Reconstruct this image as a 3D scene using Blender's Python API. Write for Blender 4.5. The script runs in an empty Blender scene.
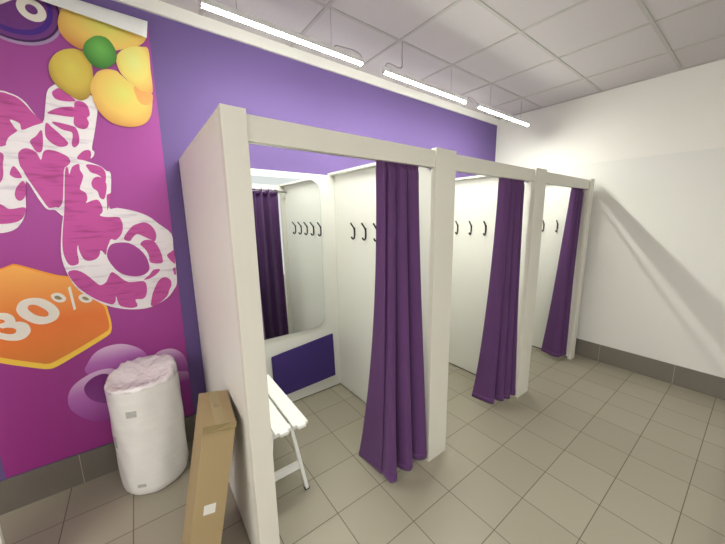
LAMP = 260.0; FILL = 11.5; SIDE = 16.0; UP = 1.8; WORLD = 0.9; ROWS = (-2.9, -4.6); XS = (-3.5, -2.9, -2.2, 0.5); EXPO = 0.0
import bpy, bmesh, math, random
from mathutils import Vector, Matrix
from mathutils.geometry import delaunay_2d_cdt
random.seed(7)
S = bpy.context.scene
COL = S.collection

# ------------------------------------------------------------------ materials
def lin(c):
    c /= 255.0
    return c / 12.92 if c <= 0.04045 else ((c + 0.055) / 1.055) ** 2.4
def rgb(r, g, b): return (lin(r), lin(g), lin(b), 1.0)
MATS = {}
class NT:
    def __init__(s, name):
        s.m = bpy.data.materials.new(name); s.m.use_nodes = True
        s.t = s.m.node_tree; s.n = s.t.nodes; s.b = s.n['Principled BSDF']
        MATS[name] = s.m
    def new(s, t, **kw):
        n = s.n.new(t)
        for k, v in kw.items(): setattr(n, k, v)
        return n
    def link(s, a, b): s.t.links.new(a, b)
    def math(s, op, a, b=None, c=None):
        n = s.new('ShaderNodeMath', operation=op)
        for i, v in enumerate((a, b, c)):
            if v is None: continue
            if isinstance(v, (int, float)): n.inputs[i].default_value = v
            else: s.link(v, n.inputs[i])
        return n.outputs[0]
    def mix(s, f, a, b):
        n = s.new('ShaderNodeMix', data_type='RGBA')
        for sock, v in ((n.inputs[0], f), (n.inputs[6], a), (n.inputs[7], b)):
            if isinstance(v, (int, float)): sock.default_value = v
            elif isinstance(v, tuple): sock.default_value = v
            else: s.link(v, sock)
        return n.outputs[2]
    def noise(s, scale, detail=3, vec=None, out=0, stretch=None):
        n = s.new('ShaderNodeTexNoise'); n.inputs['Scale'].default_value = scale; n.inputs['Detail'].default_value = detail
        if vec is None: vec = s.new('ShaderNodeTexCoord').outputs['Object']
        if stretch:
            mp = s.new('ShaderNodeMapping'); mp.inputs['Scale'].default_value = stretch
            s.link(vec, mp.inputs[0]); vec = mp.outputs[0]
        s.link(vec, n.inputs['Vector'])
        return n.outputs[out]
    def bump(s, h, strength, dist=0.01):
        n = s.new('ShaderNodeBump'); n.inputs['Strength'].default_value = strength; n.inputs['Distance'].default_value = dist
        s.link(h, n.inputs['Height']); s.link(n.outputs[0], s.b.inputs['Normal'])
def mat(name, col, rough=0.5, metal=0.0, var=0.0, vscale=8, bump=0.0, bscale=60, spec=0.5, stretch=None):
    k = NT(name); b = k.b
    b.inputs['Roughness'].default_value = rough; b.inputs['Metallic'].default_value = metal
    b.inputs['Specular IOR Level'].default_value = spec
    if var:
        f = k.noise(vscale, 4, stretch=stretch)
        d = tuple(c * (1 - var) for c in col[:3]) + (1,); l = tuple(min(1, c * (1 + var)) for c in col[:3]) + (1,)
        k.link(k.mix(f, d, l), b.inputs['Base Color'])
    else: b.inputs['Base Color'].default_value = col
    if bump: k.bump(k.noise(bscale, 3, stretch=stretch), bump, 0.002)
    return k.m

mat('white_paint', rgb(228, 225, 219), 0.75, var=0.02, vscale=2.0, bump=0.06, bscale=150)
mat('wall_white_low', rgb(221, 219, 214), 0.7, var=0.02, vscale=2.0, bump=0.06, bscale=150)  # right wall below the line, slightly greyer than above
mat('purple_paint', rgb(100, 78, 134), 0.75, var=0.03, vscale=1.5, bump=0.06, bscale=150)
mat('laminate', rgb(224, 223, 216), 0.42, var=0.012, vscale=5, spec=0.4)
mat('laminate_post', rgb(215, 212, 200), 0.45, var=0.015, vscale=5, spec=0.4)
mat('board_edge', rgb(96, 84, 80), 0.8)
mat('grid_white', rgb(176, 172, 170), 0.6)
mat('trim_white', rgb(226, 223, 218), 0.5)
mat('baseboard_tile', rgb(112, 106, 97), 0.45, var=0.06, vscale=6)
mat('grout_light', rgb(176, 170, 160), 0.9)
mat('black_metal', rgb(28, 27, 29), 0.35, spec=0.5)
mat('steel', rgb(190, 190, 192), 0.3, metal=1.0)
mat('mirror_silver', (0.86, 0.88, 0.88, 1), 0.015, metal=1.0)
mat('mirror_edge', rgb(198, 205, 203), 0.25)
mat('bench_white', rgb(243, 242, 238), 0.4, var=0.01, vscale=8)
mat('rubber_gap_dark', rgb(45, 44, 44), 0.8)
mat('cardboard', rgb(158, 138, 101), 0.85, var=0.09, vscale=9, bump=0.25, bscale=40, stretch=(1, 1, .25))
mat('cardboard_edge', rgb(132, 116, 80), 0.9, var=0.1, vscale=14, bump=0.4, bscale=60)
mat('packing_tape', rgb(158, 142, 102), 0.25, var=0.03)
mat('sticker_white', rgb(214, 212, 206), 0.5, var=0.05, vscale=60)
mat('lamp_housing', rgb(225, 225, 225), 0.45)
mat('cord_grey', rgb(150, 147, 146), 0.5)
mat('poster_back', rgb(226, 226, 226), 0.5)
k = NT('lamp_glow')
k.b.inputs['Base Color'].default_value = (1, 1, 1, 1)
k.b.inputs['Emission Color'].default_value = (0.97, 1.0, 0.89, 1); k.b.inputs['Emission Strength'].default_value = LAMP

# speckled floor tiles, lines from the object coordinates
k = NT('floor_tile')
tc = k.new('ShaderNodeTexCoord'); sp = k.new('ShaderNodeSeparateXYZ'); k.link(tc.outputs['Object'], sp.inputs[0])
def cell(sock, o, t):
    u = k.math('DIVIDE', k.math('SUBTRACT', sock, o), t)
    return k.math('FLOOR', u), k.math('MULTIPLY', k.math('SUBTRACT', 0.5, k.math('ABSOLUTE', k.math('SUBTRACT', k.math('FRACT', u), 0.5))), t)
ix, dx = cell(sp.outputs[0], 1.1109, 0.2970); iy, dy = cell(sp.outputs[1], -1.469, 0.2966)
d = k.math('MINIMUM', dx, dy)
cv = k.new('ShaderNodeCombineXYZ'); k.link(ix, cv.inputs[0]); k.link(iy, cv.inputs[1])
wn = k.new('ShaderNodeTexWhiteNoise'); k.link(cv.outputs[0], wn.inputs['Vector'])
base = k.mix(wn.outputs['Value'], rgb(157, 150, 133), rgb(167, 160, 142))
base = k.mix(k.math('MULTIPLY', k.noise(380, 2), 0.55), base, rgb(130, 123, 108))
base = k.mix(k.math('MULTIPLY', k.noise(2.2, 4), 0.30), base, rgb(140, 133, 118))
gr = k.new('ShaderNodeMapRange'); k.link(d, gr.inputs[0]); gr.inputs[1].default_value = 0.0012; gr.inputs[2].default_value = 0.0030; gr.inputs[3].default_value = 1; gr.inputs[4].default_value = 0
k.link(k.mix(gr.outputs[0], base, rgb(96, 88, 76)), k.b.inputs['Base Color'])
k.b.inputs['Roughness'].default_value = 0.38
k.link(k.math('ADD', k.math('MULTIPLY', gr.outputs[0], 0.4), k.math('ADD', 0.34, k.math('MULTIPLY', k.noise(300, 2), 0.12))), k.b.inputs['Roughness'])
k.bump(k.math('SUBTRACT', 1, gr.outputs[0]), 0.35, 0.002)
# mineral ceiling tiles
k = NT('ceiling_tile')
f = k.noise(160, 5); f2 = k.noise(1.4, 3)
c = k.mix(f, rgb(186, 180, 183), rgb(206, 200, 203)); c = k.mix(k.math('MULTIPLY', f2, 0.5), c, rgb(182, 175, 177))
k.link(c, k.b.inputs['Base Color']); k.b.inputs['Roughness'].default_value = 0.9; k.bump(f, 0.2, 0.002)
# curtain cloth
k = NT('curtain_cloth')
w = k.noise(900, 2, stretch=(1, 1, 1)); c = k.mix(w, rgb(81, 49, 93), rgb(97, 61, 109))
c = k.mix(k.math('MULTIPLY', k.noise(5, 3), 0.3), c, rgb(80, 48, 94))
k.link(c, k.b.inputs['Base Color']); k.b.inputs['Roughness'].default_value = 0.75
k.b.inputs['Sheen Weight'].default_value = 0.15; k.b.inputs['Sheen Roughness'].default_value = 0.4
k.b.inputs['Specular IOR Level'].default_value = 0.25
k.bump(w, 0.15, 0.001)
# carpet-like mat
k = NT('mat_purple')
wv = k.new('ShaderNodeTexWave'); wv.bands_direction = 'DIAGONAL'; wv.inputs['Scale'].default_value = 60; wv.inputs['Distortion'].default_value = 6; wv.inputs['Detail'].default_value = 3
k.link(k.new('ShaderNodeTexCoord').outputs['Object'], wv.inputs['Vector'])
k.link(k.mix(wv.outputs['Fac'], rgb(46, 28, 90), rgb(70, 46, 126)), k.b.inputs['Base Color'])
k.b.inputs['Roughness'].default_value = 0.85; k.bump(wv.outputs['Fac'], 0.5, 0.003)
# shrink-wrap film over white foam
k = NT('wrap_film')
mp = k.noise(9, 5, stretch=(1, 1, 3.2)); f2 = k.noise(55, 3)
k.link(k.mix(mp, rgb(222, 220, 216), rgb(236, 234, 230)), k.b.inputs['Base Color'])
k.b.inputs['Roughness'].default_value = 0.28
k.b.inputs['Coat Weight'].default_value = 0.5; k.b.inputs['Coat Roughness'].default_value = 0.15
k.bump(k.math('ADD', mp, k.math('MULTIPLY', f2, 0.25)), 0.16, 0.012)
k = NT('crumpled_film')
v = k.new('ShaderNodeTexVoronoi'); v.feature = 'F1'; v.inputs['Scale'].default_value = 22; k.link(k.new('ShaderNodeTexCoord').outputs['Object'], v.inputs['Vector'])
k.b.inputs['Base Color'].default_value = rgb(234, 229, 230); k.b.inputs['Roughness'].default_value = 0.16
k.b.inputs['Coat Weight'].default_value = 0.8; k.b.inputs['Coat Roughness'].default_value = 0.08
k.bump(k.math('ADD', v.outputs['Distance'], k.noise(40, 3)), 0.6, 0.02)
# printed inks of the poster (gradients belong to the print)
def print_grad(name, lo, hi, mode='Z', rough=0.42, third=None):
    k = NT(name); g = k.new('ShaderNodeTexCoord').outputs['Generated']; sp = k.new('ShaderNodeSeparateXYZ'); k.link(g, sp.inputs[0])
    if mode == 'Z': f = sp.outputs[2]
    elif mode == 'R':
        f = k.math('SQRT', k.math('ADD', k.math('POWER', k.math('SUBTRACT', sp.outputs[0], 0.5), 2), k.math('POWER', k.math('SUBTRACT', sp.outputs[2], 0.62), 2)))
        f = k.math('SUBTRACT', 1, k.math('MULTIPLY', f, 1.45))
    cr = k.new('ShaderNodeValToRGB'); k.link(f, cr.inputs[0])
    e = cr.color_ramp.elements; e[0].color = lo; e[1].color = hi
    if third: m = e.new(third[0]); m.color = third[1]
    k.link(cr.outputs[0], k.b.inputs['Base Color']); k.b.inputs['Roughness'].default_value = rough; k.b.inputs['Specular IOR Level'].default_value = 0.3
    return k
print_grad('poster_print', rgb(154, 54, 134), rgb(150, 70, 142), third=(0.6, rgb(166, 76, 152)))
MATS['poster_hole'] = MATS['poster_print']
print_grad('fruit_warm', rgb(200, 130, 72), rgb(218, 214, 112), mode='R', third=(0.45, rgb(230, 192, 104)))
print_grad('fruit_dull', rgb(140, 108, 50), rgb(212, 198, 94), mode='R', third=(0.45, rgb(204, 176, 80)))
print_grad('fruit_yellow', rgb(218, 162, 92), rgb(220, 220, 136), mode='R', third=(0.45, rgb(228, 210, 116)))
print_grad('fruit_crease', rgb(240, 180, 104), rgb(218, 148, 86))
print_grad('fruit_green', rgb(52, 96, 44), rgb(112, 178, 88), mode='R', third=(0.45, rgb(84, 144, 68)))
print_grad('lilac_a', rgb(146, 56, 142), rgb(222, 190, 220), third=(0.62, rgb(186, 112, 188)))
print_grad('lilac_b', rgb(150, 52, 140), rgb(206, 160, 208), third=(0.7, rgb(150, 60, 146)))
print_grad('lilac_dark', rgb(150, 82, 158), rgb(120, 40, 118))
print_grad('yellow_edge', rgb(252, 214, 84), rgb(240, 150, 60))
k = print_grad('orange', rgb(228, 138, 66), rgb(246, 180, 96), third=(0.45, rgb(230, 122, 62)))
mat('orange_deep', rgb(230, 126, 64), 0.45); mat('print_white', rgb(232, 226, 216), 0.45); mat('olive', rgb(146, 136, 104), 0.5)
mat('badge_violet', rgb(112, 54, 128), 0.4, var=0.1, vscale=30, stretch=(1, 1, 6)); mat('badge_blue', rgb(70, 36, 132), 0.4, var=0.1); mat('badge_rim', rgb(164, 138, 176), 0.4); mat('badge_dark', rgb(60, 26, 80), 0.4)
for nm, a, b in (('balloon_white', rgb(232, 226, 230), rgb(196, 186, 200)), ('balloon_magenta', rgb(190, 74, 152), rgb(146, 42, 112))):
    k = NT(nm)
    nz = k.noise(26, 3, stretch=(.3, 1, 1.7))
    mr = k.new('ShaderNodeMapRange'); k.link(nz, mr.inputs[0]); mr.inputs[1].default_value = .52; mr.inputs[2].default_value = .72
    p = mr.outputs[0]; k.link(k.mix(k.math('MULTIPLY', p, 0.8), a, b), k.b.inputs['Base Color']); k.b.inputs['Roughness'].default_value = 0.4

# ------------------------------------------------------------------ helpers
def add_box(bm, x0, x1, y0, y1, z0, z1, mi=0, bev=0.0):
    vs = [bm.verts.new((x, y, z)) for x in (x0, x1) for y in (y0, y1) for z in (z0, z1)]
    fs = []
    for q in ((0, 1, 3, 2), (4, 6, 7, 5), (0, 4, 5, 1), (2, 3, 7, 6), (0, 2, 6, 4), (1, 5, 7, 3)):
        f = bm.faces.new([vs[i] for i in q]); f.material_index = mi; fs.append(f)
    if bev:
        es = {e for f in fs for e in f.edges}
        r = bmesh.ops.bevel(bm, geom=list(es), offset=bev, segments=2, affect='EDGES', profile=0.6)
        for f in r['faces']: f.material_index = mi
    return vs
def add_bar(bm, a, b, w, h, up=(0, 0, 1), bev=0.0, mi=0):
    a, b = Vector(a), Vector(b); d = b - a; L = d.length; d.normalize()
    s = d.cross(Vector(up)).normalized(); u = s.cross(d)
    t = bmesh.new(); add_box(t, 0, L, -w / 2, w / 2, -h / 2, h / 2, mi, bev)
    M = Matrix((d, -s, u)).transposed().to_4x4(); M.translation = a
    t.transform(M); me = bpy.data.meshes.new('t'); t.to_mesh(me); t.free(); bm.from_mesh(me); bpy.data.meshes.remove(me)
def add_tube(bm, pts, r, n=8, mi=0):
    pts = [Vector(p) for p in pts]; rings = []
    prev = None
    for i, p in enumerate(pts):
        t = (pts[min(i + 1, len(pts) - 1)] - pts[max(i - 1, 0)]).normalized()
        ref = prev if prev is not None else (Vector((0, 0, 1)) if abs(t.z) < 0.9 else Vector((1, 0, 0)))
        s = (ref - t * ref.dot(t)).normalized(); prev = s; q = t.cross(s)
        rr = r[i] if isinstance(r, (list, tuple)) else r
        rings.append([bm.verts.new(p + (s * math.cos(2 * math.pi * j / n) + q * math.sin(2 * math.pi * j / n)) * rr) for j in range(n)])
    for a, b in zip(rings, rings[1:]):
        for j in range(n):
            f = bm.faces.new((a[j], a[(j + 1) % n], b[(j + 1) % n], b[j])); f.smooth = True; f.material_index = mi
    bm.faces.new(rings[0][::-1]).material_index = mi; bm.faces.new(rings[-1]).material_index = mi
def crom(pts, n, closed=False):
    P = [Vector(p) for p in pts]; N = len(P); out = []
    for i in range(N if closed else N - 1):
        p0, p1, p2, p3 = (P[(i - 1) % N], P[i], P[(i + 1) % N], P[(i + 2) % N]) if closed else (P[max(i - 1, 0)], P[i], P[i + 1], P[min(i + 2, N - 1)])
        for j in range(n):
            t = j / n
            out.append(0.5 * (2 * p1 + (p2 - p0) * t + (2 * p0 - 5 * p1 + 4 * p2 - p3) * t * t + (3 * p1 - p0 - 3 * p2 + p3) * t ** 3))
    if not closed: out.append(P[-1])
    return out
def obj(name, bm, mats, parent=None, recalc=True):
    if recalc: bmesh.ops.recalc_face_normals(bm, faces=bm.faces[:])
    me = bpy.data.meshes.new(name); bm.to_mesh(me); bm.free()
    for m in (mats if isinstance(mats, (list, tuple)) else [mats]): me.materials.append(MATS[m])
    o = bpy.data.objects.new(name, me); COL.objects.link(o)
    if parent: o.parent = parent
    return o
def box_obj(name, ext, m, parent=None, bev=0.0, origin=(0, 0, 0)):
    bm = bmesh.new(); add_box(bm, *ext, bev=bev)
    return obj(name, bm, m, parent)
def rebase(o, loc):                      # put an object's origin at loc, keeping its shape where it is
    loc = Vector(loc); o.data.transform(Matrix.Translation(-loc)); o.location = loc
    return o
def thing(name, label, cat, loc=(0, 0, 0), group=None):
    o = bpy.data.objects.new(name, None); COL.objects.link(o); o.location = loc; o.empty_display_size = 0.1
    return tag(o, label, cat, group)
def tag(o, label, cat, group=None):
    o['label'] = label; o['category'] = cat
    if group: o['group'] = group
    return o
def struct(o): o['kind'] = 'structure'; return o
mat('sticker_grey', rgb(176, 174, 172), 0.5, var=0.25, vscale=90)
MOTIFS = [
 ('purple_balloon', [
  ('lilac_a', 1, [(-0.519,0.715), (-0.506,0.754), (-0.467,0.812), (-0.416,0.840), (-0.352,0.844), (-0.298,0.823), (-0.245,0.778), (-0.220,0.724), (-0.234,0.643), (-0.298,0.594), (-0.394,0.614), (-0.482,0.659)]),
 ]),
 ('purple_balloon', [
  ('lilac_a', 1, [(-0.613,0.567), (-0.588,0.632), (-0.533,0.677), (-0.460,0.701), (-0.390,0.688), (-0.341,0.609), (-0.340,0.453), (-0.392,0.352), (-0.469,0.359), (-0.526,0.385), (-0.581,0.444), (-0.610,0.503)]),
  ('lilac_dark', 1, [(-0.537,0.613), (-0.500,0.659), (-0.448,0.674), (-0.414,0.648), (-0.412,0.552), (-0.444,0.481), (-0.493,0.501), (-0.528,0.549)]),
 ]),
 ('purple_balloon', [
  ('lilac_a', 1, [(-0.180,0.719), (-0.135,0.742), (-0.070,0.731), (-0.020,0.671), (-0.002,0.589), (-0.004,0.544), (-0.116,0.514), (-0.211,0.563), (-0.217,0.652)]),
 ]),
 ('purple_balloon', [
  ('lilac_b', 1, [(-0.110,0.572), (-0.053,0.557), (-0.001,0.531), (0.001,0.433), (0.002,0.345), (-0.011,0.254), (-0.063,0.228), (-0.143,0.264), (-0.166,0.420)]),
 ]),
 ('price_badge', [
  ('yellow_edge', 0, [(-0.900,1.271), (-0.839,1.340), (-0.753,1.368), (-0.717,1.383), (-0.690,1.383), (-0.563,1.314), (-0.498,1.289), (-0.441,1.213), (-0.394,1.134), (-0.374,1.099), (-0.370,1.057), (-0.365,0.992), (-0.372,0.936), (-0.401,0.904), (-0.525,0.835), (-0.628,0.782), (-0.664,0.779), (-0.701,0.795), (-0.828,0.868), (-0.900,0.938), (-0.900,1.092)]),
  ('orange', 0, [(-0.900,1.260), (-0.837,1.330), (-0.755,1.358), (-0.719,1.373), (-0.691,1.373), (-0.568,1.303), (-0.504,1.278), (-0.447,1.202), (-0.404,1.127), (-0.384,1.092), (-0.380,1.053), (-0.376,0.991), (-0.382,0.951), (-0.407,0.931), (-0.525,0.867), (-0.632,0.815), (-0.664,0.811), (-0.696,0.826), (-0.823,0.898), (-0.900,0.962), (-0.900,1.099)]),
  ('print_white', 1, [(-0.729,1.151), (-0.709,1.185), (-0.667,1.197), (-0.623,1.182), (-0.587,1.139), (-0.575,1.096), (-0.592,1.059), (-0.631,1.042), (-0.672,1.050), (-0.709,1.085), (-0.728,1.120)]),
  ('orange_deep', 1, [(-0.689,1.147), (-0.678,1.160), (-0.653,1.152), (-0.621,1.114), (-0.620,1.089), (-0.637,1.084), (-0.665,1.099), (-0.685,1.127)]),
  ('print_white', 1, [(-0.815,1.134), (-0.788,1.136), (-0.766,1.131), (-0.747,1.111), (-0.742,1.088), (-0.742,1.078), (-0.727,1.076), (-0.707,1.063), (-0.697,1.041), (-0.698,1.012), (-0.717,0.985), (-0.742,0.974), (-0.770,0.978), (-0.799,0.992), (-0.829,1.017), (-0.819,1.042), (-0.794,1.026), (-0.771,1.015), (-0.753,1.017), (-0.747,1.033), (-0.756,1.046), (-0.776,1.053), (-0.793,1.053), (-0.801,1.068), (-0.793,1.079), (-0.780,1.084), (-0.780,1.095), (-0.793,1.103), (-0.816,1.104)]),
  ('print_white', 1, [(-0.595,1.196), (-0.583,1.209), (-0.563,1.209), (-0.546,1.194), (-0.538,1.173), (-0.547,1.156), (-0.567,1.154), (-0.587,1.168)]),
  ('olive', 1, [(-0.583,1.188), (-0.571,1.194), (-0.559,1.185), (-0.554,1.173), (-0.565,1.169), (-0.578,1.176)]),
  ('print_white', 0, [(-0.523,1.233), (-0.511,1.239), (-0.506,1.104), (-0.517,1.098)]),
  ('print_white', 1, [(-0.487,1.172), (-0.475,1.185), (-0.454,1.184), (-0.436,1.168), (-0.431,1.147), (-0.443,1.133), (-0.465,1.134), (-0.482,1.150)]),
  ('olive', 1, [(-0.473,1.165), (-0.463,1.171), (-0.450,1.161), (-0.445,1.149), (-0.456,1.146), (-0.468,1.154)]),
 ]),
 ('balloon_letter', [
  ('balloon_white', 0, [(-0.849,2.108), (-0.770,2.167), (-0.703,2.225), (-0.623,2.241), (-0.598,2.238), (-0.567,2.226), (-0.543,2.201), (-0.525,2.162), (-0.496,2.119), (-0.478,2.190), (-0.460,2.271), (-0.437,2.305), (-0.405,2.322), (-0.332,2.300), (-0.265,2.284), (-0.266,2.243), (-0.295,2.112), (-0.321,2.012), (-0.313,1.992), (-0.328,1.958), (-0.380,1.931), (-0.453,1.803), (-0.482,1.646), (-0.498,1.646), (-0.514,1.667), (-0.544,1.672), (-0.569,1.729), (-0.599,1.814), (-0.618,1.682), (-0.633,1.625), (-0.665,1.574), (-0.699,1.554), (-0.736,1.550), (-0.788,1.567), (-0.858,1.607), (-0.896,1.640)]),
  ('balloon_magenta', 0, [(-0.844,2.101), (-0.771,2.158), (-0.704,2.216), (-0.624,2.234), (-0.599,2.231), (-0.571,2.221), (-0.548,2.195), (-0.528,2.161), (-0.499,2.121), (-0.500,2.113), (-0.535,2.093), (-0.576,2.067), (-0.579,2.095), (-0.597,2.108), (-0.611,2.108), (-0.599,2.073), (-0.594,2.059), (-0.626,2.026), (-0.640,1.996), (-0.649,1.980), (-0.729,1.951), (-0.856,1.892)]),
  ('balloon_magenta', 1, [(-0.507,2.078), (-0.531,2.045), (-0.556,2.017), (-0.550,1.988), (-0.539,1.965), (-0.520,1.972), (-0.508,2.028)]),
  ('balloon_magenta', 0, [(-0.609,1.927), (-0.603,1.957), (-0.583,1.977), (-0.562,1.977), (-0.541,1.962), (-0.530,1.926), (-0.517,1.965), (-0.501,1.980), (-0.475,1.980), (-0.450,1.970), (-0.425,1.953), (-0.419,1.927), (-0.434,1.905), (-0.448,1.882), (-0.464,1.797), (-0.479,1.711), (-0.497,1.681), (-0.508,1.683), (-0.528,1.678), (-0.541,1.688), (-0.574,1.780), (-0.595,1.840), (-0.602,1.869), (-0.609,1.891)]),
  ('balloon_magenta', 1, [(-0.442,2.270), (-0.428,2.290), (-0.405,2.298), (-0.357,2.255), (-0.370,2.244), (-0.409,2.239), (-0.434,2.245)]),
  ('balloon_magenta', 1, [(-0.473,2.167), (-0.442,2.193), (-0.408,2.209), (-0.367,2.215), (-0.371,2.169), (-0.404,2.163), (-0.446,2.164)]),
  ('balloon_magenta', 1, [(-0.359,2.244), (-0.326,2.251), (-0.309,2.229), (-0.307,2.188), (-0.321,2.170), (-0.316,2.145), (-0.328,2.117), (-0.351,2.108), (-0.378,2.127), (-0.369,2.184)]),
  ('balloon_magenta', 1, [(-0.462,2.127), (-0.387,2.118), (-0.370,2.100), (-0.366,2.064), (-0.373,2.027), (-0.392,2.006), (-0.401,2.023), (-0.391,2.081), (-0.429,2.093)]),
  ('balloon_magenta', 1, [(-0.485,2.116), (-0.464,2.097), (-0.434,2.059), (-0.415,2.029), (-0.425,2.009), (-0.453,2.002), (-0.480,2.020), (-0.496,2.052)]),
  ('balloon_magenta', 1, [(-0.390,1.951), (-0.368,1.983), (-0.347,1.998), (-0.330,1.995), (-0.331,1.966), (-0.346,1.943), (-0.373,1.942)]),
  ('balloon_magenta', 1, [(-0.649,1.850), (-0.630,1.886), (-0.610,1.834), (-0.630,1.827), (-0.645,1.836)]),
  ('balloon_magenta', 1, [(-0.647,1.747), (-0.635,1.782), (-0.610,1.814), (-0.603,1.784), (-0.614,1.735), (-0.632,1.713), (-0.645,1.722)]),
  ('balloon_magenta', 1, [(-0.768,1.699), (-0.705,1.695), (-0.676,1.671), (-0.622,1.679), (-0.632,1.635), (-0.661,1.605), (-0.719,1.595), (-0.782,1.606)]),
  ('balloon_magenta', 1, [(-0.794,1.921), (-0.667,1.950), (-0.666,1.888), (-0.685,1.804), (-0.760,1.752), (-0.820,1.758)]),
 ]),
 ('balloon_letter', [
  ('balloon_white', 0, [(-0.452,1.872), (-0.432,1.905), (-0.407,1.926), (-0.380,1.943), (-0.339,1.933), (-0.295,1.915), (-0.276,1.893), (-0.257,1.879), (-0.269,1.777), (-0.288,1.681), (-0.251,1.682), (-0.181,1.666), (-0.111,1.634), (-0.060,1.584), (-0.000,1.518), (-0.000,1.419), (0.002,1.324), (-0.004,1.195), (-0.025,1.149), (-0.070,1.094), (-0.163,1.050), (-0.261,1.053), (-0.356,1.090), (-0.420,1.142), (-0.481,1.213), (-0.510,1.296), (-0.524,1.388), (-0.518,1.473), (-0.501,1.572), (-0.479,1.678)]),
  ('poster_print', 1, [(-0.309,1.464), (-0.276,1.476), (-0.225,1.471), (-0.183,1.437), (-0.154,1.391), (-0.141,1.338), (-0.144,1.293), (-0.174,1.266), (-0.216,1.260), (-0.268,1.277), (-0.303,1.312), (-0.332,1.381), (-0.328,1.429)]),
  ('balloon_magenta', 0, [(-0.448,1.872), (-0.433,1.897), (-0.432,1.860), (-0.416,1.901), (-0.386,1.920), (-0.386,1.888), (-0.377,1.862), (-0.383,1.834), (-0.398,1.795), (-0.397,1.779), (-0.378,1.763), (-0.376,1.730), (-0.385,1.708), (-0.358,1.722), (-0.332,1.726), (-0.319,1.692), (-0.321,1.658), (-0.335,1.638), (-0.305,1.629), (-0.257,1.629), (-0.245,1.617), (-0.239,1.575), (-0.252,1.527), (-0.282,1.492), (-0.303,1.499), (-0.315,1.476), (-0.329,1.441), (-0.338,1.406), (-0.356,1.437), (-0.366,1.408), (-0.384,1.386), (-0.416,1.377), (-0.437,1.393), (-0.448,1.437), (-0.449,1.472), (-0.457,1.438), (-0.458,1.375), (-0.473,1.359), (-0.497,1.361), (-0.511,1.403), (-0.512,1.470), (-0.497,1.569), (-0.476,1.678)]),
  ('balloon_magenta', 1, [(-0.358,1.917), (-0.335,1.922), (-0.296,1.912), (-0.281,1.888), (-0.281,1.855), (-0.289,1.829), (-0.310,1.864), (-0.340,1.877), (-0.352,1.896)]),
  ('balloon_magenta', 1, [(-0.348,1.820), (-0.334,1.848), (-0.309,1.856), (-0.285,1.824), (-0.289,1.778), (-0.305,1.732), (-0.322,1.740), (-0.328,1.774), (-0.345,1.793)]),
  ('balloon_magenta', 0, [(-0.271,1.768), (-0.285,1.698), (-0.299,1.667), (-0.291,1.756)]),
  ('balloon_magenta', 1, [(-0.239,1.514), (-0.200,1.568), (-0.171,1.586), (-0.130,1.595), (-0.098,1.569), (-0.082,1.521), (-0.093,1.476), (-0.114,1.486), (-0.141,1.504), (-0.178,1.524), (-0.201,1.503), (-0.217,1.483), (-0.240,1.490)]),
  ('balloon_magenta', 1, [(-0.169,1.461), (-0.143,1.485), (-0.101,1.477), (-0.077,1.430), (-0.066,1.367), (-0.073,1.332), (-0.130,1.341), (-0.135,1.389), (-0.149,1.429)]),
  ('balloon_magenta', 1, [(-0.039,1.382), (-0.013,1.403), (-0.000,1.407), (-0.001,1.325), (-0.013,1.330), (-0.030,1.354)]),
  ('balloon_magenta', 0, [(-0.511,1.317), (-0.481,1.331), (-0.446,1.309), (-0.417,1.270), (-0.387,1.229), (-0.358,1.243), (-0.342,1.274), (-0.324,1.301), (-0.300,1.279), (-0.254,1.229), (-0.179,1.225), (-0.168,1.179), (-0.178,1.131), (-0.199,1.111), (-0.234,1.113), (-0.228,1.071), (-0.260,1.063), (-0.305,1.081), (-0.318,1.105), (-0.323,1.150), (-0.330,1.117), (-0.348,1.102), (-0.383,1.122), (-0.419,1.151), (-0.460,1.198), (-0.491,1.250)]),
  ('balloon_magenta', 1, [(-0.159,1.058), (-0.148,1.121), (-0.128,1.173), (-0.100,1.221), (-0.068,1.238), (-0.040,1.217), (-0.037,1.179), (-0.052,1.147), (-0.069,1.108), (-0.117,1.068)]),
  ('balloon_magenta', 1, [(-0.146,1.262), (-0.122,1.292), (-0.088,1.293), (-0.102,1.268), (-0.142,1.240), (-0.177,1.235)]),
  ('balloon_magenta', 0, [(-0.018,1.290), (-0.002,1.298), (-0.003,1.243), (-0.015,1.251)]),
 ]),
 ('yellow_ball', [
  ('fruit_warm', 1, [(-0.338,2.709), (-0.360,2.665), (-0.373,2.615), (-0.369,2.574), (-0.349,2.543), (-0.318,2.522), (-0.287,2.519), (-0.221,2.529), (-0.146,2.558), (-0.075,2.592), (-0.036,2.617), (-0.006,2.655), (0.006,2.711), (-0.016,2.746), (-0.110,2.743), (-0.234,2.743), (-0.293,2.735)]),
 ]),
 ('yellow_ball', [
  ('fruit_dull', 1, [(-0.434,2.406), (-0.409,2.457), (-0.371,2.494), (-0.327,2.512), (-0.293,2.508), (-0.269,2.475), (-0.266,2.401), (-0.281,2.322), (-0.303,2.276), (-0.338,2.256), (-0.381,2.277), (-0.418,2.310), (-0.436,2.353)]),
 ]),
 ('yellow_ball', [
  ('fruit_yellow', 0, [(-0.156,2.512), (-0.128,2.561), (-0.075,2.598), (-0.027,2.611), (0.002,2.607), (0.000,2.496), (-0.003,2.374), (-0.036,2.370), (-0.073,2.378), (-0.107,2.399), (-0.146,2.447)]),
 ]),
 ('yellow_ball', [
  ('fruit_warm', 1, [(-0.284,2.344), (-0.284,2.288), (-0.269,2.221), (-0.229,2.171), (-0.178,2.152), (-0.113,2.158), (-0.057,2.190), (-0.026,2.243), (-0.011,2.317), (-0.010,2.356), (-0.031,2.370), (-0.073,2.378), (-0.107,2.399), (-0.144,2.432), (-0.164,2.448), (-0.207,2.444), (-0.250,2.415)]),
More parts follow.
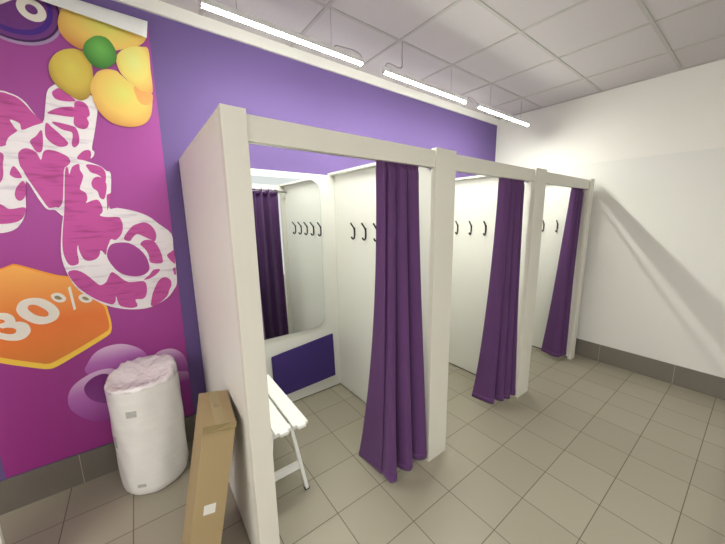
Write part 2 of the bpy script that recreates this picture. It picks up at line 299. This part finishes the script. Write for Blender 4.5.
  ('fruit_crease', 1, [(-0.091,2.384), (-0.064,2.372), (-0.031,2.368), (-0.006,2.357), (-0.016,2.310), (-0.045,2.290), (-0.073,2.298), (-0.088,2.334)]),
 ]),
 ('green_ball', [
  ('fruit_green', 1, [(-0.292,2.513), (-0.278,2.556), (-0.250,2.589), (-0.220,2.608), (-0.186,2.609), (-0.164,2.586), (-0.151,2.549), (-0.157,2.501), (-0.188,2.462), (-0.228,2.441), (-0.260,2.448), (-0.281,2.477)]),
 ]),
]

# ------------------------------------------------------------------ room
ZC = 2.886; XR = 3.76; XL = -4.2; YF = -6.2
H = 1.998
struct(box_obj('floor', (XL, XR, YF, 0.0, -0.10, 0.0), 'floor_tile'))
struct(box_obj('ceiling', (XL, XR, YF, 0.0, ZC, ZC + 0.1), 'ceiling_tile'))
struct(box_obj('wall_back', (XL, XR, 0.0, 0.12, -0.1, ZC + 0.1), 'purple_paint'))
bm = bmesh.new(); add_box(bm, XR, XR + 0.12, YF - .12, 0.12, 2.182, ZC + 0.1, 0); add_box(bm, XR, XR + 0.12, YF - .12, 0.12, -0.1, 2.182, 1)
struct(obj('wall_right', bm, ['white_paint', 'wall_white_low']))
struct(box_obj('wall_left', (XL - 0.12, XL, YF - .12, 0.12, -0.1, ZC + 0.1), 'white_paint'))
# white boxing-in along the top of the purple wall and the grid that carries the ceiling tiles
struct(box_obj('trim_1', (XL, XR, -0.022, 0.0, 2.812, ZC), 'trim_white', bev=0.003))
bm = bmesh.new(); G = 0.595; gx0 = 2.0827; gy0 = -0.5827
i0 = math.ceil((XL - gx0) / G)
x = gx0 + i0 * G
while x < XR:
    add_box(bm, x - .012, x + .012, YF, -0.022, ZC - .004, ZC); x += G
y = gy0
while y > YF:
    add_box(bm, XL, XR, y - .012, y + .012, ZC - .0042, ZC); y -= G
add_box(bm, XR - .022, XR, YF, -.022, ZC - .006, ZC)
struct(obj('trim_2', bm, 'grid_white'))
# tiled skirting
BB = 0.197
def skirting(name, a0, a1, joint, step, axis, wall):
    bm = bmesh.new(); j = joint
    while j > a0: j -= step
    cuts = []
    while j < a1: cuts.append(j); j += step
    for q in cuts:
        s, e = max(q + .0018, a0), min(q + step - .0018, a1)
        if e <= s: continue
        if axis == 'x': add_box(bm, s, e, wall - .011, wall, 0, BB, 0)
        else: add_box(bm, wall - .011, wall, s, e, 0, BB, 0)
    if axis == 'x': add_box(bm, a0, a1, wall - .009, wall, 0, BB - .001, 1)
    else: add_box(bm, wall - .009, wall, a0, a1, 0, BB - .001, 1)
    struct(obj(name, bm, ['baseboard_tile', 'grout_light']))
skirting('baseboard_back', XL, 0.062, -0.614, 0.612, 'x', 0.0)
skirting('baseboard_right', YF, -0.02, -1.449, 0.616, 'y', XR)

# ------------------------------------------------------------------ changing cubicles (one joined frame)
CUB = thing('changing_cubicle', 'white row of three open changing cubicles with square posts and header beams', 'changing cubicle', (0.09, -1.24, 0))
def kid(name, ext, m, parent, bev=0.0, label=None):
    o = box_obj(name, ext, m, None, bev)
    p = parent; base = Vector((0, 0, 0))
    while p is not None: base += p.location; p = p.parent
    o.data.transform(Matrix.Translation(-base)); o.parent = parent
    if label: o['label'] = label
    return o
YP = -1.242
walls = [(0.089, 0.174), (1.1756, 1.3499), (2.3531, 2.5365), (3.548, 3.648)]
FACE = [None, 1.225, 2.400, 3.576]
for n, (a, b) in enumerate(walls):
    f = a if n == 0 else FACE[n]
    e = b - .012 if n == 0 else b - (FACE[n] - a)
    if n == 3: e = b
    p = kid('partition', (f, e, -1.206, -0.0015 if n else -0.012, 0.012, H - 0.022), 'laminate', CUB, .002)
    kid('cap_rail', (a, b, -1.206, -0.0015 if n else -0.012, H - 0.022, H - .003), 'laminate', p, .0015)
    kid('post', (a, b, YP, -1.206, 0.0, H), 'laminate_post', p, .0025)
    kid('shadow_gap_strip', (f + .010, e - .010, -1.2, -0.06 if n else -.02, 0.0, 0.012), 'rubber_gap_dark', p)  # dark strip puts the shade of the floor gap into colour
for (a, b) in ((.174, 1.1756), (1.3499, 2.3531), (2.5365, 3.548)):
    kid('header_beam', (a, b, -1.228, -1.206, 1.893, 1.985), 'laminate_post', CUB, .002)
    kid('back_board', (a - (.012 if a < .2 else .049 if a < 2 else .047), b + (.049 if b < 2 else .047 if b < 3 else .028), -0.030, -0.0015, 0.012, 1.975), 'laminate', CUB, .002)

# hooks: one shape, copied
def hook_bm():
    bm = bmesh.new()
    add_box(bm, -.005, 0, -.008, .008, -.035, .03, 0, .0015)
    pts = crom([(-.040, 0, .066), (-.031, 0, .054), (-.016, 0, .034), (-.006, 0, .014), (-.004, 0, -.020), (-.006, 0, -.048), (-.016, 0, -.062), (-.028, 0, -.058), (-.034, 0, -.044)], 5)
    N = len(pts)
    add_tube(bm, pts, [.0068 if 0 < i < N - 1 else .0085 for i in range(N)], 8)
    return bm
hk = obj('coat_hook', hook_bm(), 'black_metal')
hooks = []
names5 = ['nearest the mirror', 'second from the mirror', 'third one, at the curtain edge', 'fourth from it behind the curtain', 'last one behind the curtain']
for q, yy in enumerate((-.338, -.494, -.642, -.790, -.940)): hooks.append((1.225, yy, 1.508, 'black coat hook on the wall of the mirror cubicle, ' + names5[q], 'coat hooks in the mirror cubicle'))
for q, yy in enumerate((-.469, -.631, -.791)): hooks.append((2.400, yy, 1.510, 'black coat hook in the middle cubicle, ' + ['leftmost in view beside the square post', 'middle one of the three in view', 'rightmost of the three, next to the curtain'][q], 'coat hooks in the middle cubicle'))
for q, yy in enumerate((-.800, -.950)): hooks.append((3.576, yy, 1.507, 'black coat hook in the farthest cubicle, ' + ['half hidden beside the post', 'the one left of the curtain'][q], 'coat hooks in the farthest cubicle'))
for n, (hx, hy, hz, lb, g) in enumerate(hooks):
    o = hk if n == 0 else hk.copy()
    if n: COL.objects.link(o)
    o.location = (hx - .0006, hy, hz); tag(o, lb, 'coat hook', g)

# curtain rods and curtains
ROD_Y, ROD_Z = -1.150, 1.908
for (a, b, lb) in ((.1625, 1.2245, 'thin steel curtain rod behind the header beam of the mirror cubicle'), (1.3005, 2.3995, 'thin steel curtain rod behind the header beam of the middle cubicle'), (2.4895, 3.5755, 'thin steel curtain rod behind the header beam of the farthest cubicle')):
    t = thing('curtain_rod', lb, 'curtain rod', (a, ROD_Y, ROD_Z), 'curtain rods')
    bm = bmesh.new(); add_tube(bm, [(0, 0, 0), (b - a, 0, 0)], .007, 12); obj('rail', bm, 'steel', t)
    for xx in (0, b - a - .008):
        bm = bmesh.new(); add_tube(bm, [(xx, 0, 0), (xx + .008, 0, 0)], .018, 16); obj('flange', bm, 'steel', t)
def curtain(label, top, bot, hem, flare, seed):
    """top, bot: the same number of plan points; flare: how late each point leaves its gathered place."""
    rnd = random.Random(seed); n = len(top); rows = 84; ph = [rnd.uniform(0, 6.28) for _ in range(6)]
    x0, y0 = top[0]
    grid = []
    for r in range(rows + 1):
        t = r / rows                                  # 0 at the top edge, 1 at the hem
        ctl = []
        for i in range(n):
            w = t ** flare[i]
            w = w * 0.94 + (0.06 * (1 - (1 - t) ** 4) if i > n * .3 else .06 * t ** 6)
            x = top[i][0] * (1 - w) + bot[i][0] * w; y = top[i][1] * (1 - w) + bot[i][1] * w
            x += .006 * math.sin(3.1 * t + ph[i % 6]) * t; y += .007 * math.sin(4.3 * t + ph[(i + 2) % 6]) * t
            z = 1.930 * (1 - t) + hem[i] * t
            ctl.append((x, y, z))
        line = crom(ctl, 9)
        for j, p in enumerate(line):                  # small gathers along the heading that die out below
            g = max(0, 1 - t / .10); p.y += .004 * g * math.sin(j * 1.55 + ph[0]); 
            p.z += .004 * math.sin(j * .9 + ph[1]) * max(0, 1 - t / .02)
            # pinched where the rod pocket is stitched
            k = math.exp(-((t - .022) / .008) ** 2); p.y = p.y * (1 - .35 * k) + ROD_Y * .35 * k
        grid.append(line)
    bm = bmesh.new(); V = [[bm.verts.new(p - Vector((x0, y0, 0))) for p in line] for line in grid]
    for a, b in zip(V, V[1:]):
        for j in range(len(a) - 1):
            f = bm.faces.new((a[j], a[j + 1], b[j + 1], b[j])); f.smooth = True
    t = tag(obj('curtain', bm, 'curtain_cloth'), label, 'curtain', 'purple cubicle curtains'); t.location = (x0, y0, 0)
    m = t.modifiers.new('cloth', 'SOLIDIFY'); m.thickness = .0025; m.offset = 0
    # stitched hem band as a part
    bm = bmesh.new(); V = [[bm.verts.new(p - Vector((x0, y0, 0)) + Vector((0, 0, 0))) for p in line] for line in grid[-3:]]
    for a, b in zip(V, V[1:]):
        for j in range(len(a) - 1):
            f = bm.faces.new((a[j], a[j + 1], b[j + 1], b[j])); f.smooth = True
    h = obj('hem', bm, 'curtain_cloth', t); m = h.modifiers.new('cloth', 'SOLIDIFY'); m.thickness = .006; m.offset = 0
    return t
t1 = [(.812, -1.140), (.828, -1.158), (.844, -1.180), (.857, -1.150), (.870, -1.184), (.900, -1.188), (.921, -1.165), (.925, -1.105), (.936, -1.165), (.976, -1.189), (1.004, -1.168), (1.008, -1.108), (1.019, -1.168), (1.072, -1.189), (1.116, -1.155)]
t2 = [(1.950, -1.140), (1.965, -1.158), (1.990, -1.178), (2.028, -1.187), (2.045, -1.112), (2.060, -1.172), (2.108, -1.188), (2.127, -1.112), (2.143, -1.172), (2.193, -1.188), (2.214, -1.115), (2.240, -1.178), (2.290, -1.165)]
t3 = [(3.290, -1.150), (3.300, -1.163), (3.318, -1.182), (3.360, -1.188), (3.385, -1.118), (3.400, -1.172), (3.440, -1.188), (3.462, -1.118), (3.478, -1.172), (3.520, -1.188), (3.556, -1.155)]
t1 = [(x + .016 * (1 - k / 20), y) for k, (x, y) in enumerate(t1)]; t2 = [(x + .036, y) for x, y in t2]; t3 = [(min(x + .030 - .0015 * k, 3.568), y) for k, (x, y) in enumerate(t3)]
b1 = [(.820, -.945), (.825, -1.060), (.833, -1.158), (.856, -1.138), (.846, -1.222), (.884, -1.248), (.920, -1.205), (.936, -1.095), (.958, -1.205), (1.008, -1.252), (1.050, -1.205), (1.062, -1.110), (1.088, -1.215), (1.142, -1.244), (1.160, -1.200)]
curtain('purple floor-length curtain gathered at the right of the mirror cubicle, nearest and largest', t1, b1, [.050, .047, .045, .045, .042, .040, .042, .045, .042, .042, .045, .05, .05, .052, .055],
        [2.3, 2.2, 2.1, 2.0, 1.9, 1.9, 1.9, 1.8, 1.7, 1.5, 1.5, 1.4, 1.3, 1.2, 1.2], 1)
b2 = [(1.985, -1.00), (1.995, -1.09), (2.020, -1.180), (2.062, -1.185), (2.080, -1.105), (2.108, -1.195), (2.140, -1.210), (2.158, -1.120), (2.185, -1.21), (2.220, -1.240), (2.240, -1.150), (2.285, -1.235), (2.318, -1.215)]
curtain('purple curtain gathered against the second square post, in the middle cubicle', t2, b2, [.05] * 13, [2.0, 1.9, 1.8, 1.6, 1.5, 1.4, 1.3, 1.2, 1.2, 1.2, 1.2, 1.2, 1.2], 2)
b3 = [(3.425, -.965), (3.405, -1.03), (3.385, -1.120), (3.400, -1.165), (3.425, -1.120), (3.440, -1.165), (3.460, -1.185), (3.478, -1.140), (3.496, -1.175), (3.512, -1.19), (3.522, -1.15)]
curtain('purple curtain pulled to the right in the farthest cubicle, smallest in view', t3, b3, [.05] * 11, [1.0, 1.0, 1.0, 1.0, 1.0, 1.0, 1.0, 1.0, 1.0, 1.0, 1.0], 3)

# ------------------------------------------------------------------ mirror and mat on the back board of the first cubicle
def round_rect(x0, x1, z0, z1, r, n=10):
    out = []
    for cx, cz, a0 in ((x1 - r, z1 - r, 0), (x0 + r, z1 - r, 90), (x0 + r, z0 + r, 180), (x1 - r, z0 + r, 270)):
        for i in range(n + 1):
            a = math.radians(a0 + 90 * i / n); out.append((cx + r * math.cos(a), cz + r * math.sin(a)))
    return out
def slab(bm, outline, y0, y1, mi=0):
    a = [bm.verts.new((x, y0, z)) for x, z in outline]; b = [bm.verts.new((x, y1, z)) for x, z in outline]
    bm.faces.new(a).material_index = mi; bm.faces.new(b[::-1]).material_index = mi
    for i in range(len(a)):
        f = bm.faces.new((a[i], b[i], b[(i + 1) % len(a)], a[(i + 1) % len(a)])); f.material_index = mi
t = thing('wall_mirror', 'large rounded-corner mirror fixed to the back of the first cubicle', 'mirror', (.68, -.030, 1.29))
def rel(bm, o): bm.transform(Matrix.Translation(-o.location)); return bm
bm = bmesh.new(); slab(bm, round_rect(.262, 1.078, .648, 1.930, .095), -.0435, -.0312); obj('backing', rel(bm, t), 'mirror_edge', t)
bm = bmesh.new(); slab(bm, round_rect(.266, 1.074, .652, 1.926, .091), -.0455, -.0440); obj('mirror_glass', rel(bm, t), 'mirror_silver', t)
bm = bmesh.new(); slab(bm, [(.578, .105), (1.163, .128), (1.149, .553), (.572, .487)], -.052, -.0312)
bmesh.ops.bevel(bm, geom=[e for e in bm.edges], offset=.006, segments=2, affect='EDGES')
tag(rebase(obj('wall_mat', bm, 'mat_purple'), (.86, -.0312, .3)), 'dark purple textured mat on the cubicle back board below the mirror', 'mat')

# ------------------------------------------------------------------ white slatted folding bench
t = thing('slatted_bench', 'white slatted folding bench inside the first cubicle, behind the near post', 'bench', (.335, -.6, 0))
yA, yB = -.940, -.215
for xa in (.187, .2895, .392):
    bm = bmesh.new(); add_box(bm, xa, xa + .089, yA, yB, .430, .450)
    es = [e for e in bm.edges if abs(e.verts[0].co.z - e.verts[1].co.z) > .01]; bmesh.ops.bevel(bm, geom=es, offset=.020, segments=4, affect='EDGES')
    bmesh.ops.bevel(bm, geom=[e for e in bm.edges if e.calc_face_angle(0) > 1.0], offset=.003, segments=2, affect='EDGES')
    obj('slat', rel(bm, t), 'bench_white', t)
for s in (-1, 1):                                    # front and rear leg frames, splayed outwards
    yt, yb, ym = (-.868, -.914, -.896) if s < 0 else (-.287, -.241, -.259)
    bm = bmesh.new(); add_box(bm, .205, .464, yt - .010 - .012 * s, yt + .010 - .012 * s, .384, .430, 0, .002); obj('apron', rel(bm, t), 'bench_white', t)
    for xt, xb in ((.392, .452), (.281, .221)):
        bm = bmesh.new(); add_bar(bm, (xb, yb, .008), (xt, yt, .429), .020, .030, (0, 1, 0), .003)
        lg = obj('leg', rel(bm, t), 'bench_white', t)
        bm = bmesh.new(); add_box(bm, xb - .014, xb + .014, yb - .013, yb + .013, 0, .012, 0, .002); obj('rubber_foot', rel(bm, t), 'rubber_gap_dark', lg)
    bm = bmesh.new(); add_box(bm, .250, .422, ym - .009, ym + .009, .148, .196, 0, .002); obj('stretcher', rel(bm, t), 'bench_white', t)

# ------------------------------------------------------------------ wrapped roll
t = thing('wrapped_roll', 'tall white roll wrapped in clear plastic film standing before the poster', 'roll', (-.252, -.222, 0))
def roll_r(a, z):
    w = .006 * math.sin(3 * a + 4 * z) + .004 * math.sin(7 * a - 9 * z) + .003 * math.sin(11 * a + 23 * z)
    e = 1 - math.exp(-z / .018) * .16
    return (.174 + w * .45) * e
bm = bmesh.new(); NA = 72; rings = []
zs = [0, .004, .012, .025, .05] + [0.05 + .625 * i / 40 for i in range(1, 41)]
for z in zs: rings.append([bm.verts.new((roll_r(2 * math.pi * j / NA, z) * math.cos(2 * math.pi * j / NA), roll_r(2 * math.pi * j / NA, z) * math.sin(2 * math.pi * j / NA), z)) for j in range(NA)])
for a, b in zip(rings, rings[1:]):
    for j in range(NA):
        f = bm.faces.new((a[j], a[(j + 1) % NA], b[(j + 1) % NA], b[j])); f.smooth = True
bm.faces.new(rings[0][::-1])
obj('roll_body', bm, 'wrap_film', t)
bm = bmesh.new(); rings = []                          # gathered film over the top
for q, (fr, dz) in enumerate(((1.0, -.006), (1.005, .010), (.985, .026), (.94, .036), (.86, .038), (.74, .030), (.60, .022), (.45, .017), (.30, .014), (.15, .013))):
    row = []
    for j in range(NA):
        a = 2 * math.pi * j / NA; r = roll_r(a, .675) * fr
        lift = (.034 * (math.cos(a - 1.0) + .25) + .008 * math.sin(3 * a + 1)) * min(1, q / 3) * (1 if fr > .5 else fr * 2)
        cr = (.0045 * math.sin(13 * a + q * 1.7) + .004 * math.sin(21 * a - q * 2.3)) * min(1, q / 2) * fr
        row.append(bm.verts.new((r * math.cos(a), r * math.sin(a), .675 + dz + lift + cr)))
    rings.append(row)
for a, b in zip(rings, rings[1:]):
    for j in range(NA):
        f = bm.faces.new((a[j], a[(j + 1) % NA], b[(j + 1) % NA], b[j])); f.smooth = True
bm.faces.new(rings[-1])
obj('film_top', bm, 'crumpled_film', t)['label'] = 'crumpled shiny film gathered over the top'
def patch(name, a0, z0, w, h, m):
    bm = bmesh.new(); g = []
    for i in range(7):
        zz = z0 + h * (i / 6 - .5)
        g.append([bm.verts.new(((roll_r(a0 + w / .16 * (j / 8 - .5), zz) + .0012) * math.cos(a0 + w / .16 * (j / 8 - .5)), (roll_r(a0 + w / .16 * (j / 8 - .5), zz) + .0012) * math.sin(a0 + w / .16 * (j / 8 - .5)), zz)) for j in range(9)])
    for a, b in zip(g, g[1:]):
        for j in range(8): f = bm.faces.new((a[j], a[j + 1], b[j + 1], b[j])); f.smooth = True
    obj(name, bm, m, t)
patch('sticker', math.radians(-113), .545, .046, .038, 'sticker_grey')
patch('sticker', math.radians(-115), .085, .040, .022, 'sticker_grey')
patch('sticker', math.radians(-158), .36, .030, .075, 'sticker_grey')

# ------------------------------------------------------------------ cardboard box leaning on the side of the cubicle
t = thing('cardboard_box', 'tall narrow brown cardboard box leaning on the outer side of the cubicle', 'box', (-.0903, -1.1467, 0))
t.rotation_euler = (0, .1904, -.0852)
W, D, L = .1208, .2894, .7884
box_l = obj('carton', (lambda b: (add_box(b, -W, 0, 0, D, 0, L - .004, 0, .003), b)[1])(bmesh.new()), 'cardboard', t)
bm = bmesh.new()                                     # top flaps, slightly lifted
add_box(bm, -W, -W / 2 - .001, .001, D - .001, L - .005, L - .001, 0, .0008); obj('flap', bm, 'cardboard', t)
bm = bmesh.new(); add_box(bm, -W / 2 + .001, 0, .001, D - .001, L - .005, L, 0, .0008); obj('flap', bm, 'cardboard', t)
bm = bmesh.new()
v = [bm.verts.new(p) for p in ((-W - .001, -.002, L + .0005), (.001, -.002, L + .0015), (.001, -.009, L - .018), (-.03, -.010, L - .026), (-.075, -.010, L - .022), (-W - .001, -.008, L - .030))]
bm.faces.new(v); o = obj('front_flap', bm, 'cardboard_edge', t); m = o.modifiers.new('th', 'SOLIDIFY'); m.thickness = .003
bm = bmesh.new(); add_box(bm, -W / 2 - .024, -W / 2 + .024, .0, D, L + .0002, L + .0008); obj('packing_tape', bm, 'packing_tape', t)
bm = bmesh.new(); add_box(bm, -W / 2 - .010, -W / 2 + .010, D * .48, D * .56, L + .0009, L + .0013); obj('handle_slot', bm, 'cardboard_edge', t)
bm = bmesh.new(); add_box(bm, -.084, -.040, -.0012, -.0004, .392, .436); obj('sticker', bm, 'sticker_white', t)

# ------------------------------------------------------------------ linear lamps under the ceiling
def lamp(x0, x1, label, cords):
    t = thing('linear_lamp', label, 'ceiling lamp', ((x0 + x1) / 2, -.66, 2.612), 'linear lamps along the purple wall')
    h = (x1 - x0) / 2
    bm = bmesh.new()                                  # D-shaped diffuser, long axis x
    prof = [(.0150 * math.cos(a), -.016 + .009 * math.sin(a)) for a in [math.pi + math.pi * i / 12 for i in range(13)]]
    A = [bm.verts.new((-h + .006, y, z)) for y, z in prof]; B = [bm.verts.new((h - .006, y, z)) for y, z in prof]
    for i in range(12): f = bm.faces.new((A[i], A[i + 1], B[i + 1], B[i])); f.smooth = True
    bm.faces.new(A); bm.faces.new(B[::-1]); bm.faces.new((A[0], B[0], B[-1], A[-1]))
    obj('diffuser', bm, 'lamp_glow', t)
    bm = bmesh.new(); add_box(bm, -h + .006, h - .006, -.0165, .0165, -.0165, .012, 0, .002); obj('housing', bm, 'lamp_housing', t)
    for s in (-1, 1):
        bm = bmesh.new(); add_box(bm, *sorted((s * h, s * (h - .0055))), -.0175, .0175, -.0285, .0125, 0, .0015); obj('end_cap', bm, 'lamp_housing', t)
    for nm, pts in cords:
        bm = bmesh.new(); P = [Vector(p) - t.location for p in pts]
        add_tube(bm, crom(P, 8) if len(P) > 2 else P, .0028 if nm == 'power_cord' else .0013, 6); obj(nm, bm, 'cord_grey', t)
lamp(0.1751, 1.0910, 'lit linear lamp over the near cubicle, leftmost of the three',
     [('hanging_wire', [(.915, -.5827, ZC - .003), (0.8680, -.66, 2.6219)]), ('hanging_wire', [(.36, -.5827, ZC - .003), (0.3369, -.66, 2.6219)]),
      ('power_cord', [(0.8824, -.66, 2.6190), (0.9015, -.66, 2.6439), (0.9570, -.66, 2.6506), (1.0240, -.66, 2.6564), (1.0738, -.66, 2.6478), (1.0948, -.66, 2.6267), (1.0948, -.66, 2.6056)])])
lamp(1.2700, 2.1791, 'lit linear lamp over the middle cubicle, middle one of the three',
     [('power_cord', [(1.513, -.5827, ZC - .003), (1.4403, -.66, 2.7492), (1.4403, -.66, 2.6746), (1.4030, -.66, 2.6554), (1.3513, -.66, 2.6612), (1.3034, -.66, 2.6573), (1.2795, -.66, 2.6219)]),
      ('hanging_wire', [(2.0827, -.5827, ZC - .003), (1.9855, -.66, 2.6219)])])
lamp(2.3667, 3.2892, 'lit linear lamp over the far cubicle, rightmost of the three',
     [('hanging_wire', [(2.6777, -.5827, ZC - .003), (2.5549, -.66, 2.6219)]), ('hanging_wire', [(3.2727, -.5827, ZC - .003), (3.1243, -.66, 2.6219)]),
      ('power_cord', [(2.285, -.66, 2.612), (2.2222, -.66, 2.6391), (2.2700, -.66, 2.6458), (2.3274, -.66, 2.6344), (2.3676, -.66, 2.6152)])])

# ------------------------------------------------------------------ poster on the purple wall
PT = tag(bpy.data.objects.new('wall_poster', None), 'large magenta sale poster of balloons on the purple wall, top edge flopped over', 'poster')
COL.objects.link(PT); PT.location = (-.44, -.001, .205)
pz0, pz1 = .203, 2.748
def edge_x(z): return -.006 + (z - pz0) / (pz1 - pz0) * .022
bm = bmesh.new(); slab(bm, [(-.905, pz0), (edge_x(pz0), pz0), (edge_x(pz1), pz1), (-.905, pz1)], -.0018, -.0006); obj('print_sheet', rel(bm, PT), 'poster_print', PT)
layer = [0.0022]
def motif(name, shapes, label=None):
    bm = bmesh.new(); used = []
    for m, smooth, pts in shapes:
        q = [Vector((x, z, 0)) for x, z in pts]
        q = crom(q, 5, True) if smooth == 1 else crom(q, 3, True) if smooth == 0 and len(q) > 6 else q
        q = [(min(max(p.x, -.903), edge_x(p.y) - .0008), min(p.y, pz1 - .0005)) for p in q]
        c = [q[0]]
        for p in q[1:]:
            if (p[0] - c[-1][0]) ** 2 + (p[1] - c[-1][1]) ** 2 > 1e-6: c.append(p)
        if (c[0][0] - c[-1][0]) ** 2 + (c[0][1] - c[-1][1]) ** 2 < 1e-6: c.pop()
        if m not in used: used.append(m)
        vs2, _, fc, _, _, _ = delaunay_2d_cdt([Vector(p) for p in c], [], [list(range(len(c)))], 1, 1e-5)
        V = [bm.verts.new((p.x, -layer[0], p.y)) for p in vs2]
        for tri in fc:
            P = [vs2[i] for i in tri]; ar = (P[1] - P[0]).cross(P[2] - P[0])
            f = bm.faces.new([V[i] for i in (tri if ar > 0 else tri[::-1])]); f.material_index = used.index(m)
        layer[0] += .00012
    o = obj(name, rel(bm, PT), used, PT, recalc=False)
    if label: o['label'] = label
    return o
def circ(cx, cz, r, n=40): return [(cx + r * math.cos(2 * math.pi * i / n), cz + r * math.sin(2 * math.pi * i / n)) for i in range(n)]
bx, bz = -.535, 2.660
motif('round_badge', [('badge_rim', 2, circ(bx, bz, .186)), ('badge_dark', 2, circ(bx, bz + .004, .176)), ('badge_violet', 2, circ(bx, bz + .006, .168)), ('badge_blue', 2, circ(bx, bz + .008, .150)), ('badge_violet', 2, circ(bx, bz + .014, .132)),
      ('print_white', 2, circ(-.461, 2.648, .051)), ('badge_violet', 2, circ(-.461, 2.650, .0215)), ('print_white', 2, [(-.640, 2.571), (-.566, 2.632), (-.478, 2.704), (-.502, 2.735), (-.592, 2.664), (-.664, 2.600)])], 'violet round badge with a white percent sign')
for nm, shapes in MOTIFS: motif(nm, shapes)
# the sheet's top flops forward: white reverse, curled along the fold
bm = bmesh.new(); nx = 40; prof = crom([(0, pz1 - .002, 0), (-.006, pz1 + .004, 0), (-.018, pz1 + .002, 0), (-.030, pz1 - .018, 0), (-.041, pz1 - .052, 0), (-.046, pz1 - .090, 0)], 5)
rows = []
for p in prof:
    row = []
    for i in range(nx + 1):
        u = i / nx; x = -.905 + (edge_x(pz1) + .905 - .002) * u
        drop = (p.y - pz1) * (.50 + .62 * u ** 1.6) if p.y < pz1 else p.y - pz1
        out = p.x * (1 + .12 * u ** 3)
        row.append(bm.verts.new((x - .018 * max(0, pz1 - p.y) / .09 * (u ** 4) * .9, out - .0025, pz1 + drop)))
    rows.append(row)
for a, b in zip(rows, rows[1:]):
    for i in range(nx): f = bm.faces.new((a[i], a[i + 1], b[i + 1], b[i])); f.smooth = True
o = obj('folded_flap', rel(bm, PT), 'poster_back', PT); o['label'] = 'white reverse of the poster, folded forward'
m = o.modifiers.new('th', 'SOLIDIFY'); m.thickness = .0012; m.offset = 1

# ------------------------------------------------------------------ white stand at the left edge of the view
t = thing('display_panel', 'white upright panel just entering the view at the lower left corner', 'panel', (-1.0, -.62, 0))
bm = bmesh.new(); add_box(bm, -.18, .230, -.012, .012, .03, 1.6, 0, .002); obj('board', bm, 'laminate', t)
for s in (-1, 1):
    bm = bmesh.new(); add_box(bm, .02 + s * .15 - .02, .02 + s * .15 + .02, -.12, .12, 0, .03, 0, .002); obj('foot', bm, 'laminate', t)

# ------------------------------------------------------------------ light: added fill lights out of view, and the camera
def area(x, y, w, h, power, col, up):
    l = bpy.data.lights.new('fill_light', 'AREA'); l.shape = 'RECTANGLE'; l.size = w; l.size_y = h; l.energy = power; l.color = col
    o = bpy.data.objects.new('fill_light', l); COL.objects.link(o); o.location = (x, y, 2.62 + .01 * up); o.rotation_euler = (math.pi * up, 0, 0)
for y in ROWS:
    for x in XS: area(x, y, 1.0, .12, FILL, (.985, 1.0, .90), 0); area(x, y, 1.0, .12, FILL * UP, (1.0, .970, .95), 1)  # unseen fill rows, added to brighten the room below and the ceiling above
for x in (-1.9, -3.0): area(x, -1.5, 1.0, .12, SIDE, (1.0, .985, .90), 0)  # unseen side fill, added to brighten the left panel and floor
w = bpy.data.worlds.new('World'); S.world = w; w.use_nodes = True
w.node_tree.nodes['Background'].inputs[0].default_value = (.96, 1.0, .97, 1); w.node_tree.nodes['Background'].inputs[1].default_value = WORLD

cam = bpy.data.cameras.new('Camera'); co = bpy.data.objects.new('Camera', cam); COL.objects.link(co)
yaw, pit, rol = [math.radians(a) for a in (38.3617, 10.3815, -.3151)]
fw = Vector((math.sin(yaw) * math.cos(pit), math.cos(yaw) * math.cos(pit), -math.sin(pit)))
rt = Vector((math.cos(yaw), -math.sin(yaw), 0)); up = rt.cross(fw)
r2 = rt * math.cos(rol) + up * math.sin(rol); u2 = r2.cross(fw)
M = Matrix((r2, u2, -fw)).transposed().to_4x4(); M.translation = (-.1777, -2.443, 1.6186)
co.matrix_world = M
cam.sensor_fit = 'HORIZONTAL'; cam.sensor_width = 36; cam.lens = 304.797 / 725 * 36; cam.shift_x = -17.8376 / 725; cam.shift_y = 1.0948 / 725; cam.clip_start = .02
S.camera = co
vs = S.view_settings; vs.view_transform = 'Standard'; vs.look = 'None'; vs.gamma = 1; vs.use_curve_mapping = False; vs.exposure = EXPO
